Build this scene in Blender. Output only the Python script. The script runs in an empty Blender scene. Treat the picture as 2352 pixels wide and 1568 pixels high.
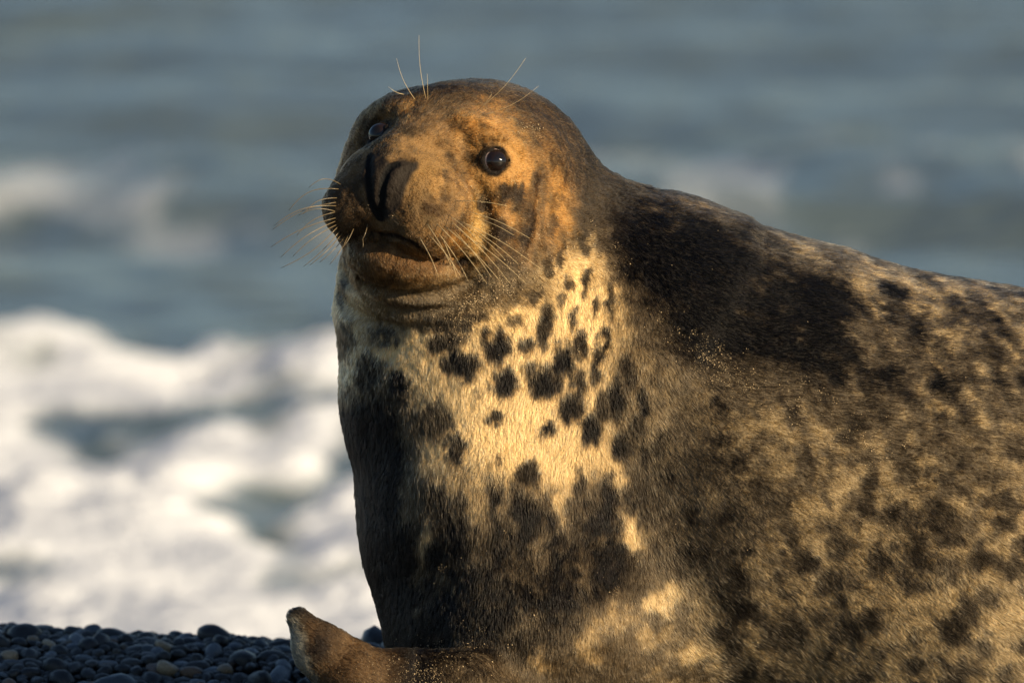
import bpy, math, random
import numpy as np
from mathutils import Vector, Matrix

rng = np.random.default_rng(7)
random.seed(7)
scene = bpy.context.scene
COL = scene.collection

# ------------------------------------------------------------------ camera
PITCH = math.radians(4.46)          # the lens looks slightly down the beach
DIST = 8.0                          # metres from lens to the animal
FRAME_W = 0.95                      # metres across the frame at the animal
CAM_H = 0.943
cam_d = bpy.data.cameras.new("camera")
cam = bpy.data.objects.new("camera", cam_d)
COL.objects.link(cam)
cam.location = (0, -DIST, CAM_H)
cam.rotation_euler = (math.pi / 2 - PITCH, 0, 0)
cam_d.sensor_width = 36
cam_d.lens = 36 * DIST / FRAME_W
cam_d.clip_start = 0.1
cam_d.clip_end = 6000
cam_d.dof.use_dof = True
cam_d.dof.focus_distance = DIST - 0.07
cam_d.dof.aperture_fstop = 7.4
scene.camera = cam

# ------------------------------------------------------------------ sky and sun
SUN_AZ = math.radians(53)           # to the right of the line back to the camera
SUN_EL = math.radians(20)
w = bpy.data.worlds.new("World")
scene.world = w
w.use_nodes = True
nt = w.node_tree
bg = nt.nodes["Background"]
sky = nt.nodes.new("ShaderNodeTexSky")
sky.sky_type = 'NISHITA'
sky.sun_disc = False
sky.sun_elevation = SUN_EL
sky.sun_rotation = math.atan2(math.sin(SUN_AZ), -math.cos(SUN_AZ))
sky.dust_density = 0.3
sky.ozone_density = 2.2
nt.links.new(sky.outputs[0], bg.inputs[0])
bg.inputs[1].default_value = 0.05
sun_d = bpy.data.lights.new("sun", 'SUN')
sun_d.energy = 5.0
sun_d.angle = math.radians(0.5)
sun_d.color = (1.0, 0.79, 0.50)
sun = bpy.data.objects.new("sun", sun_d)
COL.objects.link(sun)
to_sun = Vector((math.sin(SUN_AZ) * math.cos(SUN_EL), -math.cos(SUN_AZ) * math.cos(SUN_EL), math.sin(SUN_EL)))
sun.rotation_euler = to_sun.to_track_quat('Z', 'Y').to_euler()
sun.location = (4, -4, 4)

scene.view_settings.view_transform = 'Standard'
scene.view_settings.look = 'None'
scene.view_settings.exposure = 1.0
scene.view_settings.gamma = 1.0
scene.render.engine = 'CYCLES'
cy = scene.cycles
cy.use_denoising = True
cy.max_bounces = 8
cy.diffuse_bounces = 3
cy.glossy_bounces = 4
cy.transmission_bounces = 6
cy.transparent_max_bounces = 8
cy.sample_clamp_indirect = 6

# ------------------------------------------------------------------ helpers
def hash3(ix, iy, iz, seed):
    h = (ix.astype(np.int64) * 374761393 + iy.astype(np.int64) * 668265263 + iz.astype(np.int64) * 2147483647 + seed * 974711) & 0xFFFFFFFF
    h = ((h ^ (h >> 13)) * 1274126177) & 0xFFFFFFFF
    h = ((h ^ (h >> 16)) * 2246822519) & 0xFFFFFFFF
    h = h ^ (h >> 15)
    return (h & 0xFFFFFF) / float(0xFFFFFF)

TURN = np.array(Matrix.Rotation(0.7, 3, 'X') @ Matrix.Rotation(0.5, 3, 'Y') @ Matrix.Rotation(0.9, 3, 'Z'))

def vnoise(P, seed=0):
    """value noise in [-1, 1] for an (N, 3) array"""
    P = np.asarray(P, float) @ TURN                       # turned so the noise lattice never lines up with the axes
    i = np.floor(P).astype(np.int64)
    f = P - i
    f = f * f * f * (f * (f * 6 - 15) + 10)
    r = 0
    for dx in (0, 1):
        wx = f[:, 0] if dx else 1 - f[:, 0]
        for dy in (0, 1):
            wy = f[:, 1] if dy else 1 - f[:, 1]
            for dz in (0, 1):
                wz = f[:, 2] if dz else 1 - f[:, 2]
                r = r + wx * wy * wz * hash3(i[:, 0] + dx, i[:, 1] + dy, i[:, 2] + dz, seed)
    return r * 2 - 1

def fbm(P, octaves=3, seed=0, gain=0.5):
    r, a, t = 0, 1.0, 0.0
    P = np.asarray(P, float)
    for o in range(octaves):
        r = r + a * vnoise(P * (2.03 ** o) + 17.3 * o, seed + o)
        t += a
        a *= gain
    return r / t

def sstep(a, b, x):
    t = np.clip((x - a) / (b - a), 0, 1)
    return t * t * (3 - 2 * t)

def unit(v):
    v = np.asarray(v, float)
    return v / np.maximum(np.linalg.norm(v, axis=-1, keepdims=True), 1e-9)

def make_mesh(name, V, faces, smooth=True):
    me = bpy.data.meshes.new(name)
    if isinstance(faces, np.ndarray):
        n, k = faces.shape
        me.vertices.add(len(V))
        me.vertices.foreach_set("co", np.asarray(V, np.float32).ravel())
        me.loops.add(n * k)
        me.loops.foreach_set("vertex_index", faces.astype(np.int32).ravel())
        me.polygons.add(n)
        me.polygons.foreach_set("loop_start", np.arange(0, n * k, k, dtype=np.int32))
        me.update(calc_edges=True)
        me.validate()
    else:
        me.from_pydata([tuple(v) for v in V], [], faces)
    if smooth:
        me.polygons.foreach_set("use_smooth", np.ones(len(me.polygons), bool))
    me.update()
    return me

def link(name, data, parent=None, **props):
    o = bpy.data.objects.new(name, data)
    COL.objects.link(o)
    if parent is not None:
        o.parent = parent
    for k, v in props.items():
        o[k] = v
    return o

def color_attr(me, name, rgb):
    a = me.attributes.new(name, 'FLOAT_COLOR', 'POINT')
    c = np.ones((len(rgb), 4), np.float32)
    c[:, :3] = rgb
    a.data.foreach_set("color", c.ravel())

def material(name):
    m = bpy.data.materials.new(name)
    m.use_nodes = True
    return m, m.node_tree, m.node_tree.nodes["Principled BSDF"]

# picture-scale units used while modelling the animal: 1 unit = 1/2352 of the frame's width at DIST
SD = FRAME_W / 2352.0
S0 = np.array([0, -DIST + DIST * math.cos(PITCH), CAM_H - DIST * math.sin(PITCH)])
EX = np.array([1.0, 0, 0])
ED = np.array([0, math.cos(PITCH), -math.sin(PITCH)])
EU = np.array([0, math.sin(PITCH), math.cos(PITCH)])
BASIS = np.stack([EX, ED, EU])

def to_world(P):
    return S0 + SD * (np.asarray(P, float) @ BASIS)

def dir_world(D):
    return np.asarray(D, float) @ BASIS

def q(px, py, y=0.0):
    return np.array([px - 1176.0, y, 784.0 - py])

# ================================================================== THE SETTING
CREST_Y = 0.42
SEA_Z = -0.70

def ground_h(x, y):
    x = np.asarray(x, float); y = np.asarray(y, float)
    z = -0.118 + 0.10 * sstep(-0.2, CREST_Y, y)
    z = z - 0.24 * np.maximum(0, y - CREST_Y) * sstep(CREST_Y, CREST_Y + 0.2, y) - 0.02 * sstep(CREST_Y, CREST_Y + .25, y)
    z = z + 0.055 * np.clip(-x - 0.28, -0.2, 0.5) * sstep(-0.2, 0.4, y)
    z = np.maximum(z, -2.5)
    P = np.stack([x * 1.9, y * 1.9, 0 * x], -1).reshape(-1, 3)
    return z + (0.012 * fbm(P, 3, 5)).reshape(x.shape)

def rect_grid(xs, ys):
    X, Y = np.meshgrid(xs, ys, indexing='ij')
    nx, ny = X.shape
    idx = np.arange(nx * ny).reshape(nx, ny)
    F = np.stack([idx[:-1, :-1], idx[1:, :-1], idx[1:, 1:], idx[:-1, 1:]], -1).reshape(-1, 4)
    return X, Y, F

def spread(a, b, step, lo, hi, grow=1.25):
    v = list(np.arange(a, b + 1e-6, step))
    s = step
    while v[-1] < hi:
        s *= grow; v.append(v[-1] + s)
    s = step
    while v[0] > lo:
        s *= grow; v.insert(0, v[0] - s)
    return np.array(v)

# ---- beach (one sheet of dark damp grit under the pebbles)
X, Y, F = rect_grid(spread(-1.6, 2.4, 0.03, -500, 500), spread(-1.4, 1.6, 0.03, -60, 9))
Z = ground_h(X, Y)
P = np.stack([X, Y, Z], -1).reshape(-1, 3)
P[:, 2] += 0.004 * fbm(P * 45, 2, 3)
me = make_mesh("beach", P, F)
m, t, b = material("damp_grit")
n1 = t.nodes.new("ShaderNodeTexNoise"); n1.inputs["Scale"].default_value = 220; n1.inputs["Detail"].default_value = 5
tc = t.nodes.new("ShaderNodeTexCoord")
t.links.new(tc.outputs["Object"], n1.inputs["Vector"])
cr = t.nodes.new("ShaderNodeValToRGB")
cr.color_ramp.elements[0].position = 0.35; cr.color_ramp.elements[0].color = (0.02, 0.021, 0.022, 1)
cr.color_ramp.elements[1].position = 0.7; cr.color_ramp.elements[1].color = (0.055, 0.053, 0.05, 1)
t.links.new(n1.outputs["Fac"], cr.inputs["Fac"]); t.links.new(cr.outputs["Color"], b.inputs["Base Color"])
bp = t.nodes.new("ShaderNodeBump"); bp.inputs["Strength"].default_value = 0.6; bp.inputs["Distance"].default_value = 0.004
t.links.new(n1.outputs["Fac"], bp.inputs["Height"]); t.links.new(bp.outputs["Normal"], b.inputs["Normal"])
b.inputs["Roughness"].default_value = 0.7
me.materials.append(m)
link("beach", me, kind="structure", label="dark shingle beach the seal lies on")

# ---- sea: one wave surface with surf foam near the shore
xs = spread(-4.0, 4.6, 0.045, -1500, 1500, 1.2)
ys = np.concatenate([np.arange(2.0, 18, 0.05), np.arange(18, 38, 0.09)])
s = 0.09; ys = list(ys)
while ys[-1] < 3000:
    s *= 1.12; ys.append(ys[-1] + s)
X, Y, F = rect_grid(xs, np.array(ys))
x = X.ravel(); y = Y.ravel(); o = 0 * x
def n2(sx, sy, seed, oct=3):
    return fbm(np.stack([x * sx, y * sy, o], -1), oct, seed)
wob = 0.5 * n2(0.35, 0.0, 11, 2)
fade = 1 - sstep(60, 400, y)
# swell lines running along the shore
z = 0.09 * np.sin((y + wob * 1.2) * 1.35 + 0.6) * sstep(9, 20, y) * fade
z += 0.05 * n2(0.9, 1.6, 21) * fade + 0.02 * n2(2.6, 4.2, 22, 2) * fade
yw = y + wob
surf = 1 - sstep(11.6, 13.4, yw)                         # broken white water in front
bore = np.exp(-((yw - 12.2) / 0.5) ** 2)                 # the leading bore
second = np.exp(-((yw - 19.6) / 3.0) ** 2)               # an older patch of foam behind it
rough = n2(2.6, 1.3, 31, 3)
lump = np.maximum(0, n2(5.0, 2.4, 32, 3) + 0.02)
z += surf * (0.055 * rough + 0.085 * lump) + bore * (0.07 + 0.09 * n2(2.4, 1.0, 33, 2))
z += second * (0.10 * n2(1.6, 1.0, 34, 3)) + 0.05 * n2(1.4, 0.9, 35, 3) * sstep(11, 13, y) * fade
cover = n2(2.5, 0.80, 41, 3)
foam = surf * sstep(-0.13, 0.20, cover + 0.45 * lump + 0.15 * rough)
foam = np.maximum(foam, 0.8 * bore * sstep(-0.2, 0.4, n2(1.8, 0.9, 42, 3)))
foam = np.maximum(foam, 0.42 * second * sstep(-0.12, 0.48, n2(2.7, 0.75, 47, 4)))
foam = np.maximum(foam, 0.85 * sstep(0.50, 0.62, n2(1.7, 0.8, 44, 2)) * (1 - sstep(14, 17, y)))
z += 0.02 * foam
P = np.stack([x, y, SEA_Z + z], -1)
me = make_mesh("sea", P, F)
a = me.attributes.new("foam", 'FLOAT', 'POINT'); a.data.foreach_set("value", np.clip(foam, 0, 1).astype(np.float32))
m, t, b = material("sea_water_and_foam")
b.inputs["Base Color"].default_value = (0.070, 0.094, 0.100, 1)
b.inputs["Roughness"].default_value = 0.16
b.inputs["IOR"].default_value = 1.33
tc = t.nodes.new("ShaderNodeTexCoord")
mp = t.nodes.new("ShaderNodeMapping"); mp.inputs["Scale"].default_value = (1, 1.7, 1)
t.links.new(tc.outputs["Object"], mp.inputs["Vector"])
n1 = t.nodes.new("ShaderNodeTexNoise"); n1.inputs["Scale"].default_value = 5; n1.inputs["Detail"].default_value = 4
t.links.new(mp.outputs[0], n1.inputs["Vector"])
bp = t.nodes.new("ShaderNodeBump"); bp.inputs["Strength"].default_value = 0.5; bp.inputs["Distance"].default_value = 0.08
t.links.new(n1.outputs["Fac"], bp.inputs["Height"]); t.links.new(bp.outputs["Normal"], b.inputs["Normal"])
fo = t.nodes.new("ShaderNodeBsdfDiffuse"); fo.inputs["Color"].default_value = (0.57, 0.61, 0.69, 1)
nb = t.nodes.new("ShaderNodeTexNoise"); nb.inputs["Scale"].default_value = 22; nb.inputs["Detail"].default_value = 6
t.links.new(tc.outputs["Object"], nb.inputs["Vector"])
bf = t.nodes.new("ShaderNodeBump"); bf.inputs["Strength"].default_value = 0.7; bf.inputs["Distance"].default_value = 0.04
t.links.new(nb.outputs["Fac"], bf.inputs["Height"]); t.links.new(bf.outputs["Normal"], fo.inputs["Normal"])
at = t.nodes.new("ShaderNodeAttribute"); at.attribute_name = "foam"
ma = t.nodes.new("ShaderNodeMath"); ma.operation = 'MULTIPLY_ADD'   # foam breaks into lace at its edge
ma.inputs[1].default_value = 0.5; ma.inputs[2].default_value = -0.25
t.links.new(nb.outputs["Fac"], ma.inputs[0])
ad = t.nodes.new("ShaderNodeMath"); ad.operation = 'ADD'; t.links.new(at.outputs["Fac"], ad.inputs[0]); t.links.new(ma.outputs[0], ad.inputs[1])
rm = t.nodes.new("ShaderNodeMapRange"); rm.inputs["From Min"].default_value = 0.12; rm.inputs["From Max"].default_value = 0.75
t.links.new(ad.outputs[0], rm.inputs["Value"])
mx = t.nodes.new("ShaderNodeMixShader")
t.links.new(rm.outputs[0], mx.inputs[0]); t.links.new(b.outputs[0], mx.inputs[1]); t.links.new(fo.outputs[0], mx.inputs[2])
t.links.new(mx.outputs[0], t.nodes["Material Output"].inputs["Surface"])
me.materials.append(m)
link("sea", me, kind="structure", label="grey green sea breaking into white foam")

# ================================================================== PEBBLES
def ico(sub):
    import bmesh
    bm = bmesh.new(); bmesh.ops.create_icosphere(bm, subdivisions=sub, radius=1)
    V = np.array([v.co[:] for v in bm.verts]); F_ = np.array([[v.index for v in f.verts] for f in bm.faces])
    bm.free(); return V, F_
ICO3 = ico(3); ICO2 = ico(2)

def pebble_shape(seed, base):
    V, F_ = base
    N = V.copy()
    p = 2.0 + 0.5 * random.random()
    V = N / ((np.abs(N) ** p).sum(1, keepdims=True) ** (1 / p))
    V = V * (1 + 0.17 * vnoise(N * 1.1 + seed * 3.1, seed)[:, None] + 0.05 * vnoise(N * 2.6 + seed, seed + 9)[:, None])
    return V

def pebble_material(name, dark, mid, pale, by_attr=False):
    m, t, b = material(name)
    tc = t.nodes.new("ShaderNodeTexCoord")
    n = t.nodes.new("ShaderNodeTexNoise"); n.inputs["Scale"].default_value = 3.0 if not by_attr else 90
    n.inputs["Detail"].default_value = 6; n.inputs["Roughness"].default_value = 0.65
    t.links.new(tc.outputs["Object"], n.inputs["Vector"])
    mixc = t.nodes.new("ShaderNodeMix"); mixc.data_type = 'RGBA'; mixc.blend_type = 'MULTIPLY'
    mixc.inputs["Factor"].default_value = 0.75
    cr = t.nodes.new("ShaderNodeValToRGB")
    cr.color_ramp.elements[0].position = 0.3; cr.color_ramp.elements[0].color = (0.45, 0.45, 0.47, 1)
    cr.color_ramp.elements[1].position = 0.72; cr.color_ramp.elements[1].color = (1.35, 1.3, 1.25, 1)
    t.links.new(n.outputs["Fac"], cr.inputs["Fac"])
    if by_attr:
        at = t.nodes.new("ShaderNodeAttribute"); at.attribute_name = "col"; src = at.outputs["Color"]
    else:
        oi = t.nodes.new("ShaderNodeObjectInfo"); r = t.nodes.new("ShaderNodeValToRGB")
        e = r.color_ramp.elements
        e[0].position = 0.0; e[0].color = (*dark, 1); e[1].position = 1.0; e[1].color = (*pale, 1)
        k = e.new(0.55); k.color = (*mid, 1)
        t.links.new(oi.outputs["Random"], r.inputs["Fac"]); src = r.outputs["Color"]
    t.links.new(src, mixc.inputs[6]); t.links.new(cr.outputs["Color"], mixc.inputs[7])
    t.links.new(mixc.outputs[2], b.inputs["Base Color"])
    b.inputs["Roughness"].default_value = 0.33
    bp = t.nodes.new("ShaderNodeBump"); bp.inputs["Strength"].default_value = 0.25; bp.inputs["Distance"].default_value = 0.02
    t.links.new(n.outputs["Fac"], bp.inputs["Height"]); t.links.new(bp.outputs["Normal"], b.inputs["Normal"])
    return m
PM = {
    'slate': pebble_material("slate_pebble", (0.005, 0.006, 0.007), (0.011, 0.013, 0.015), (0.028, 0.032, 0.036)),
    'blue':  pebble_material("blue_grey_pebble", (0.04, 0.055, 0.07), (0.075, 0.095, 0.12), (0.14, 0.17, 0.20)),
    'brown': pebble_material("brown_pebble", (0.06, 0.036, 0.022), (0.10, 0.06, 0.035), (0.15, 0.10, 0.06)),
    'tan':   pebble_material("tan_pebble", (0.20, 0.15, 0.09), (0.27, 0.21, 0.13), (0.36, 0.29, 0.19)),
}
HUE = {'slate': 'dark slate grey', 'blue': 'blue grey', 'brown': 'reddish brown', 'tan': 'pale tan'}
# throw pebbles without overlap, big ones first
PEB = []
cell = {}
def try_put(x, y, r):
    ix, iy = int(math.floor(x / 0.043)), int(math.floor(y / 0.043))
    for dx in (-1, 0, 1):
        for dy in (-1, 0, 1):
            for (a, b_, c) in cell.get((ix + dx, iy + dy), ()):
                if (a - x) ** 2 + (b_ - y) ** 2 < (0.76 * (c + r)) ** 2:
                    return False
    cell.setdefault((ix, iy), []).append((x, y, r)); PEB.append((x, y, r)); return True
for rad, tries in ((0.0155, 150), (0.0118, 800), (0.0080, 7500), (0.0058, 26000), (0.0043, 42000)):
    xs_ = rng.uniform(-0.95, 0.95, tries); ys_ = rng.uniform(-0.50, 0.62, tries); rr = rad * rng.uniform(0.82, 1.2, tries)
    for a, b_, c in zip(xs_, ys_, rr):
        try_put(a, b_, c)

for rad, tries in ((0.0165, 700), (0.0118, 5200), (0.0092, 9000)):          # sparser cover further out
    xs_ = rng.uniform(-1.7, 1.9, tries); ys_ = rng.uniform(-1.15, 1.0, tries); rr = rad * rng.uniform(0.82, 1.2, tries)
    for a, b_, c in zip(xs_, ys_, rr):
        if abs(a) > 0.93 or b_ < -0.48 or b_ > 0.60:
            try_put(a, b_, c)

def to_pic(Pw):
    d = np.asarray(Pw) - np.array(cam.location)
    dep = d @ ED
    k = DIST / dep / SD
    return 1176 + (d @ EX) * k, 784 - (d @ EU) * k
arr = np.array(PEB)
zz = ground_h(arr[:, 0], arr[:, 1])
pu, pv = to_pic(np.stack([arr[:, 0], arr[:, 1], zz + 0.01], -1))
seen = (pu > -25) & (pu < 760) & (pv < 1600) & (arr[:, 1] < CREST_Y + 0.10)
order = np.argsort(-(arr[:, 2] * seen))
n_ind = min(int(seen.sum()), 290)
individual = set(order[:n_ind].tolist())
shapes = [make_mesh("pebble", pebble_shape(k, ICO3), ICO3[1]) for k in range(10)]
variants = {c: [] for c in PM}
for c in PM:
    for me in shapes:
        me2 = me.copy(); me2.materials.append(PM[c]); variants[c].append(me2)
stuffV, stuffF, stuffC, off = [], [], [], 0
low = [pebble_shape(50 + k, ICO2) for k in range(12)]
PAL = 0.20 * np.array([(0.06, 0.068, 0.078), (0.10, 0.115, 0.135), (0.15, 0.17, 0.19), (0.21, 0.25, 0.29), (0.15, 0.10, 0.06), (0.33, 0.27, 0.18)])
for i, (a, b_, r) in enumerate(PEB):
    ex = np.array([rng.uniform(0.95, 1.55), rng.uniform(0.75, 1.1), rng.uniform(0.5, 0.95)]) * r
    ang = rng.uniform(0, 6.283); tilt = rng.normal(0, 0.28, 2)
    zc = zz[i] + ex[2] * 0.75 + (0.005 if r < 0.009 else 0)
    R = Matrix.Rotation(ang, 3, 'Z') @ Matrix.Rotation(tilt[0], 3, 'X') @ Matrix.Rotation(tilt[1], 3, 'Y')
    if i in individual:
        c = random.choices(list(PM), (0.72, 0.17, 0.07, 0.04) if r < 0.0135 else (0.85, 0.15, 0, 0))[0]
        size_w = "large" if r > 0.0135 else ("middling" if r > 0.0069 else "small")
        where = "on the crest of the shingle against the foam" if b_ > CREST_Y - 0.05 else "on the shaded slope of shingle by the flipper"
        kind_w = "%s %s pebble" % (size_w, HUE[c])
        ob = link("pebble", variants[c][i % 10], category="pebble", label="%s %s" % (kind_w, where), group="%ss %s" % (kind_w, where))
        ob.location = (a, b_, zc); ob.rotation_euler = R.to_euler(); ob.scale = ex
    else:
        V = (low[i % 12] * ex) @ np.array(R).T + np.array([a, b_, zc])
        stuffV.append(V); stuffF.append(ICO2[1] + off); off += len(V)
        cc = PAL[rng.choice(6, p=(0.3, 0.26, 0.2, 0.12, 0.07, 0.05))] * rng.uniform(0.75, 1.25)
        stuffC.append(np.repeat(cc[None], len(V), 0))
me = make_mesh("shingle", np.concatenate(stuffV), np.concatenate(stuffF))
color_attr(me, "col", np.concatenate(stuffC))
me.materials.append(pebble_material("shingle_pebble", None, None, None, True))
link("shingle", me, kind="stuff", category="shingle", label="mass of small dark pebbles covering the beach around the seal")

# ================================================================== THE SEAL
# ---- signed distance field in picture-scale units
def ell(P, c, r):
    d = (P - c) / r
    k0 = np.linalg.norm(d, axis=1); k1 = np.linalg.norm(d / r, axis=1)
    return k0 * (k0 - 1.0) / np.maximum(k1, 1e-9)

def rcone(P, a, b_, ra, rb):
    ba = b_ - a; L2 = ba @ ba
    h = np.clip((P - a) @ ba / L2, 0, 1)
    return np.linalg.norm(P - a - h[:, None] * ba, axis=1) - (ra + (rb - ra) * h)

def smin(a, b_, k):
    h = np.clip(0.5 + 0.5 * (b_ - a) / k, 0, 1)
    return b_ + (a - b_) * h - k * h * (1 - h)

def smax(a, b_, k):
    return -smin(-a, -b_, k)

HO = q(1085, 420, 0)
YAW, HP, ROLL = math.radians(-28), math.radians(5), math.radians(11)
def rot(axis, a):
    return np.array(Matrix.Rotation(a, 3, axis))
# columns: lateral (viewer's right), forward (to the nose), up
B0 = np.stack([np.array([math.cos(ROLL), 0, -math.sin(ROLL)]), np.array([0, -1.0, 0]), np.array([math.sin(ROLL), 0, math.cos(ROLL)])])
Rp = rot('X', -HP); Ry = rot('Z', YAW)
HB = (Ry @ Rp @ B0.T).T                    # rows: r, f, u in model axes
def to_head(P):
    return (P - HO) @ HB.T
def from_head(l, f, u):
    return HO + np.array([l, f, u], float) @ HB

BODY = [  # px, py, depth, radius
    (1115, 450, 90, 250), (1137, 680, 112, 366), (1157, 900, 112, 370), (1217, 1170, 92, 391), (1292, 1430, 62, 402), (1330, 1560, 80, 330)]
TRUNK = [(1300, 800, 150, 400), (1480, 905, 170, 460), (1800, 1125, 230, 570), (2200, 1275, 260, 622), (2700, 1400, 290, 610), (3200, 1530, 320, 480), (3800, 1680, 350, 300), (4250, 1780, 360, 150)]
FLIP = [(1330, 1680, -150, 190), (1060, 1625, -310, 140), (930, 1595, -345, 112), (830, 1555, -360, 84), (745, 1478, -365, 58), (694, 1408, -365, 22)]
FLIP2 = [(835, 1570, -355, 82), (930, 1720, -330, 90), (1150, 1760, -250, 110)]
HIND = [((4150, 1790, 330), (4550, 1800, 250), 110, 60), ((4150, 1790, 390), (4550, 1800, 500), 110, 60), ((4550, 1800, 250), (4800, 1790, 200), 60, 30), ((4550, 1800, 500), (4800, 1790, 560), 60, 30)]
YFLAT = np.array([1, 0.72, 1.0])

def base_sdf(P):
    P = np.asarray(P, float)
    d = np.full(len(P), 1e9)
    for (a, b_) in zip(BODY[:-1], BODY[1:]):
        d = np.minimum(d, rcone(P, q(*a[:3]), q(*b_[:3]), a[3], b_[3])) if d[0] > 1e8 else smin(d, rcone(P, q(*a[:3]), q(*b_[:3]), a[3], b_[3]), 40)
    tr = None
    for (a, b_) in zip(TRUNK[:-1], TRUNK[1:]):
        e = rcone(P, q(*a[:3]), q(*b_[:3]), a[3], b_[3])
        tr = e if tr is None else smin(tr, e, 60)
    d = smin(d, tr, 90)
    # belly spreads and flattens on the stones
    fl = None
    for (a, b_) in zip(FLIP[:-1], FLIP[1:]):
        A = q(*a[:3]); Bq = q(*b_[:3]); c = A * 0 + np.array([0, A[1], 0])
        e = rcone((P - c) * np.array([1, 1.35, 1]) + c, A, c + (Bq - c) * np.array([1, 1.35, 1]), a[3], b_[3]) / 1.2
        fl = e if fl is None else smin(fl, e, 22)
    for (a, b_) in zip(FLIP2[:-1], FLIP2[1:]):
        fl = smin(fl, rcone(P, q(*a[:3]), q(*b_[:3]), a[3], b_[3]), 30)
    d = smin(d, fl, 38)
    for (a, b_, ra, rb) in HIND:
        d = smin(d, rcone(P, q(*a), q(*b_), ra, rb), 50)
    # head
    L = to_head(P)
    h = ell(L, np.array([0, -15, 0.]), np.array([258, 320, 236.]))
    la = L.copy(); la[:, 0] = np.abs(la[:, 0])
    h = smin(h, ell(la, np.array([128, 95, -95.]), np.array([140, 185, 150.])), 70)          # cheeks
    h = smin(h, rcone(L, np.array([0, 160, 70.]), np.array([0, 300, -12.]), 130, 104), 50)      # bridge
    h = smin(h, ell(la, np.array([92, 216, 122.]), np.array([62, 56, 36.])), 30)              # brow
    h = smin(h, ell(la, np.array([155, 95, 40.]), np.array([92, 150, 120.])), 60)              # temple
    muz = ell(L, np.array([0, 278, -66.]), np.array([174, 150, 132.]))
    muz = smin(muz, ell(la, np.array([82, 322, -114.]), np.array([94, 106, 80.])), 28)          # whisker pads
    nose = ell(L, np.array([0, 378, -44.]), np.array([64, 60, 72.]))
    muz = smin(muz, nose, 20)
    h = smin(h, muz, 24)
    jaw = ell(L, np.array([0, 204, -214.]), np.array([142, 174, 78.]))
    jaw = smin(jaw, ell(L, np.array([0, 303, -205.]), np.array([88, 88, 54.])), 40)
    h = smin(h, jaw, 16)
    h = smin(h, ell(L, np.array([0, 120, -268.]), np.array([165, 185, 78.])), 22)               # loose throat
    d = smin(d, h, 46)
    return d

def grad(fn, P, e=1.5):
    k = np.array([[1, -1, -1], [-1, -1, 1], [-1, 1, -1], [1, 1, 1]], float)
    g = 0
    for v in k:
        g = g + v[None] * fn(P + v * e)[:, None]
    return unit(g)

def front(px, py, fn=None, y0=-900.0):
    """surface point met by looking straight along +depth at these picture coordinates"""
    fn = fn or base_sdf
    px = np.atleast_1d(np.asarray(px, float)); py = np.atleast_1d(np.asarray(py, float))
    P = np.stack([px - 1176, np.full(len(px), y0), 784 - py], -1)
    for _ in range(50):
        d = fn(P)
        P[:, 1] += np.clip(d, -40, 400) * 0.8
    return P

# ---- eyes
EYES = []
for sgn, lat, upw in ((1, 180, 58), (-1, 100, 62)):
    p = np.array([from_head(sgn * lat, 520, upw)])
    for _ in range(60):
        d = base_sdf(p); p = p - HB[1] * (d * 0.7)[:, None]
    axis = unit(np.array([sgn * (0.46 if sgn > 0 else 0.22), 0.86, 0.12]) @ HB)
    c = p[0] - axis * (20 if sgn > 0 else 10)
    EYES.append((c, axis))
EYE_R = 31.0

# ---- carved lines: mouth, nostrils, folds
def polyline(pts, sub=4, lift=0.0):
    pts = np.array(pts, float)
    t_ = np.linspace(0, len(pts) - 1, (len(pts) - 1) * sub + 1)
    i = np.clip(t_.astype(int), 0, len(pts) - 2); f = (t_ - i)[:, None]
    a, b_ = pts[i], pts[i + 1]
    m0 = (pts[np.clip(i + 1, 0, len(pts) - 1)] - pts[np.clip(i - 1, 0, len(pts) - 1)]) / 2
    m1 = (pts[np.clip(i + 2, 0, len(pts) - 1)] - pts[i]) / 2
    f2, f3 = f * f, f * f * f
    return (2 * f3 - 3 * f2 + 1) * a + (f3 - 2 * f2 + f) * m0 + (-2 * f3 + 3 * f2) * b_ + (f3 - f2) * m1

def draped(pts, sink, sub=3):
    c = polyline(pts, sub)
    P = front(c[:, 0], c[:, 1])
    return P + grad(base_sdf, P) * -sink

MOUTH = draped([(806, 566), (836, 552), (875, 545), (918, 550), (955, 568), (988, 592), (1020, 603), (1057, 606), (1084, 602)], 2, 3)
NOS_R = draped([(918, 386), (902, 390), (890, 408), (884, 433), (880, 468), (880, 506)], 3)
NOS_L = draped([(854, 364), (851, 400), (852, 440), (859, 475), (874, 505)], 3)
PHIL = draped([(882, 506), (886, 525), (890, 546)], 0)
FOLDS = [
    (draped([(1072, 400), (1104, 446), (1116, 505), (1110, 560), (1094, 598)], 0), 22, 14),      # edge of whisker pad
    (draped([(1236, 372), (1246, 420), (1240, 480), (1234, 540), (1215, 590)], 0), 9, 18),      # fold behind the cheek
    (draped([(925, 338), (965, 338), (1015, 352), (1055, 382), (1080, 415)], 0), 13, 26),          # where the muzzle meets the brow
    (draped([(1082, 330), (1076, 355), (1082, 384)], 0), 9, 22),                                     # inner corner of the eye
    (draped([(955, 384), (925, 398), (904, 425), (899, 462)], 0), -3, 12),                           # nostril wing
    (draped([(1170, 480), (1186, 530), (1178, 580)], 0), 3, 14),
    (draped([(790, 590), (806, 618), (846, 654), (914, 676), (996, 680), (1070, 660), (1112, 628)], 0), 20, 15),  # under the chin
    (draped([(778, 612), (806, 656), (856, 694), (930, 714), (1010, 714), (1066, 700)], 0), 16, 14),
    (draped([(772, 660), (800, 706), (860, 738), (930, 752)], 0), 10, 15),
    (draped([(1045, 262), (1010, 276), (975, 292)], 0), 2, 9),
    (draped([(1060, 285), (1020, 298), (990, 310)], 0), 2, 9),
    (draped([(1030, 243), (995, 255), (962, 270)], 0), 2, 9),
]

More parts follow.
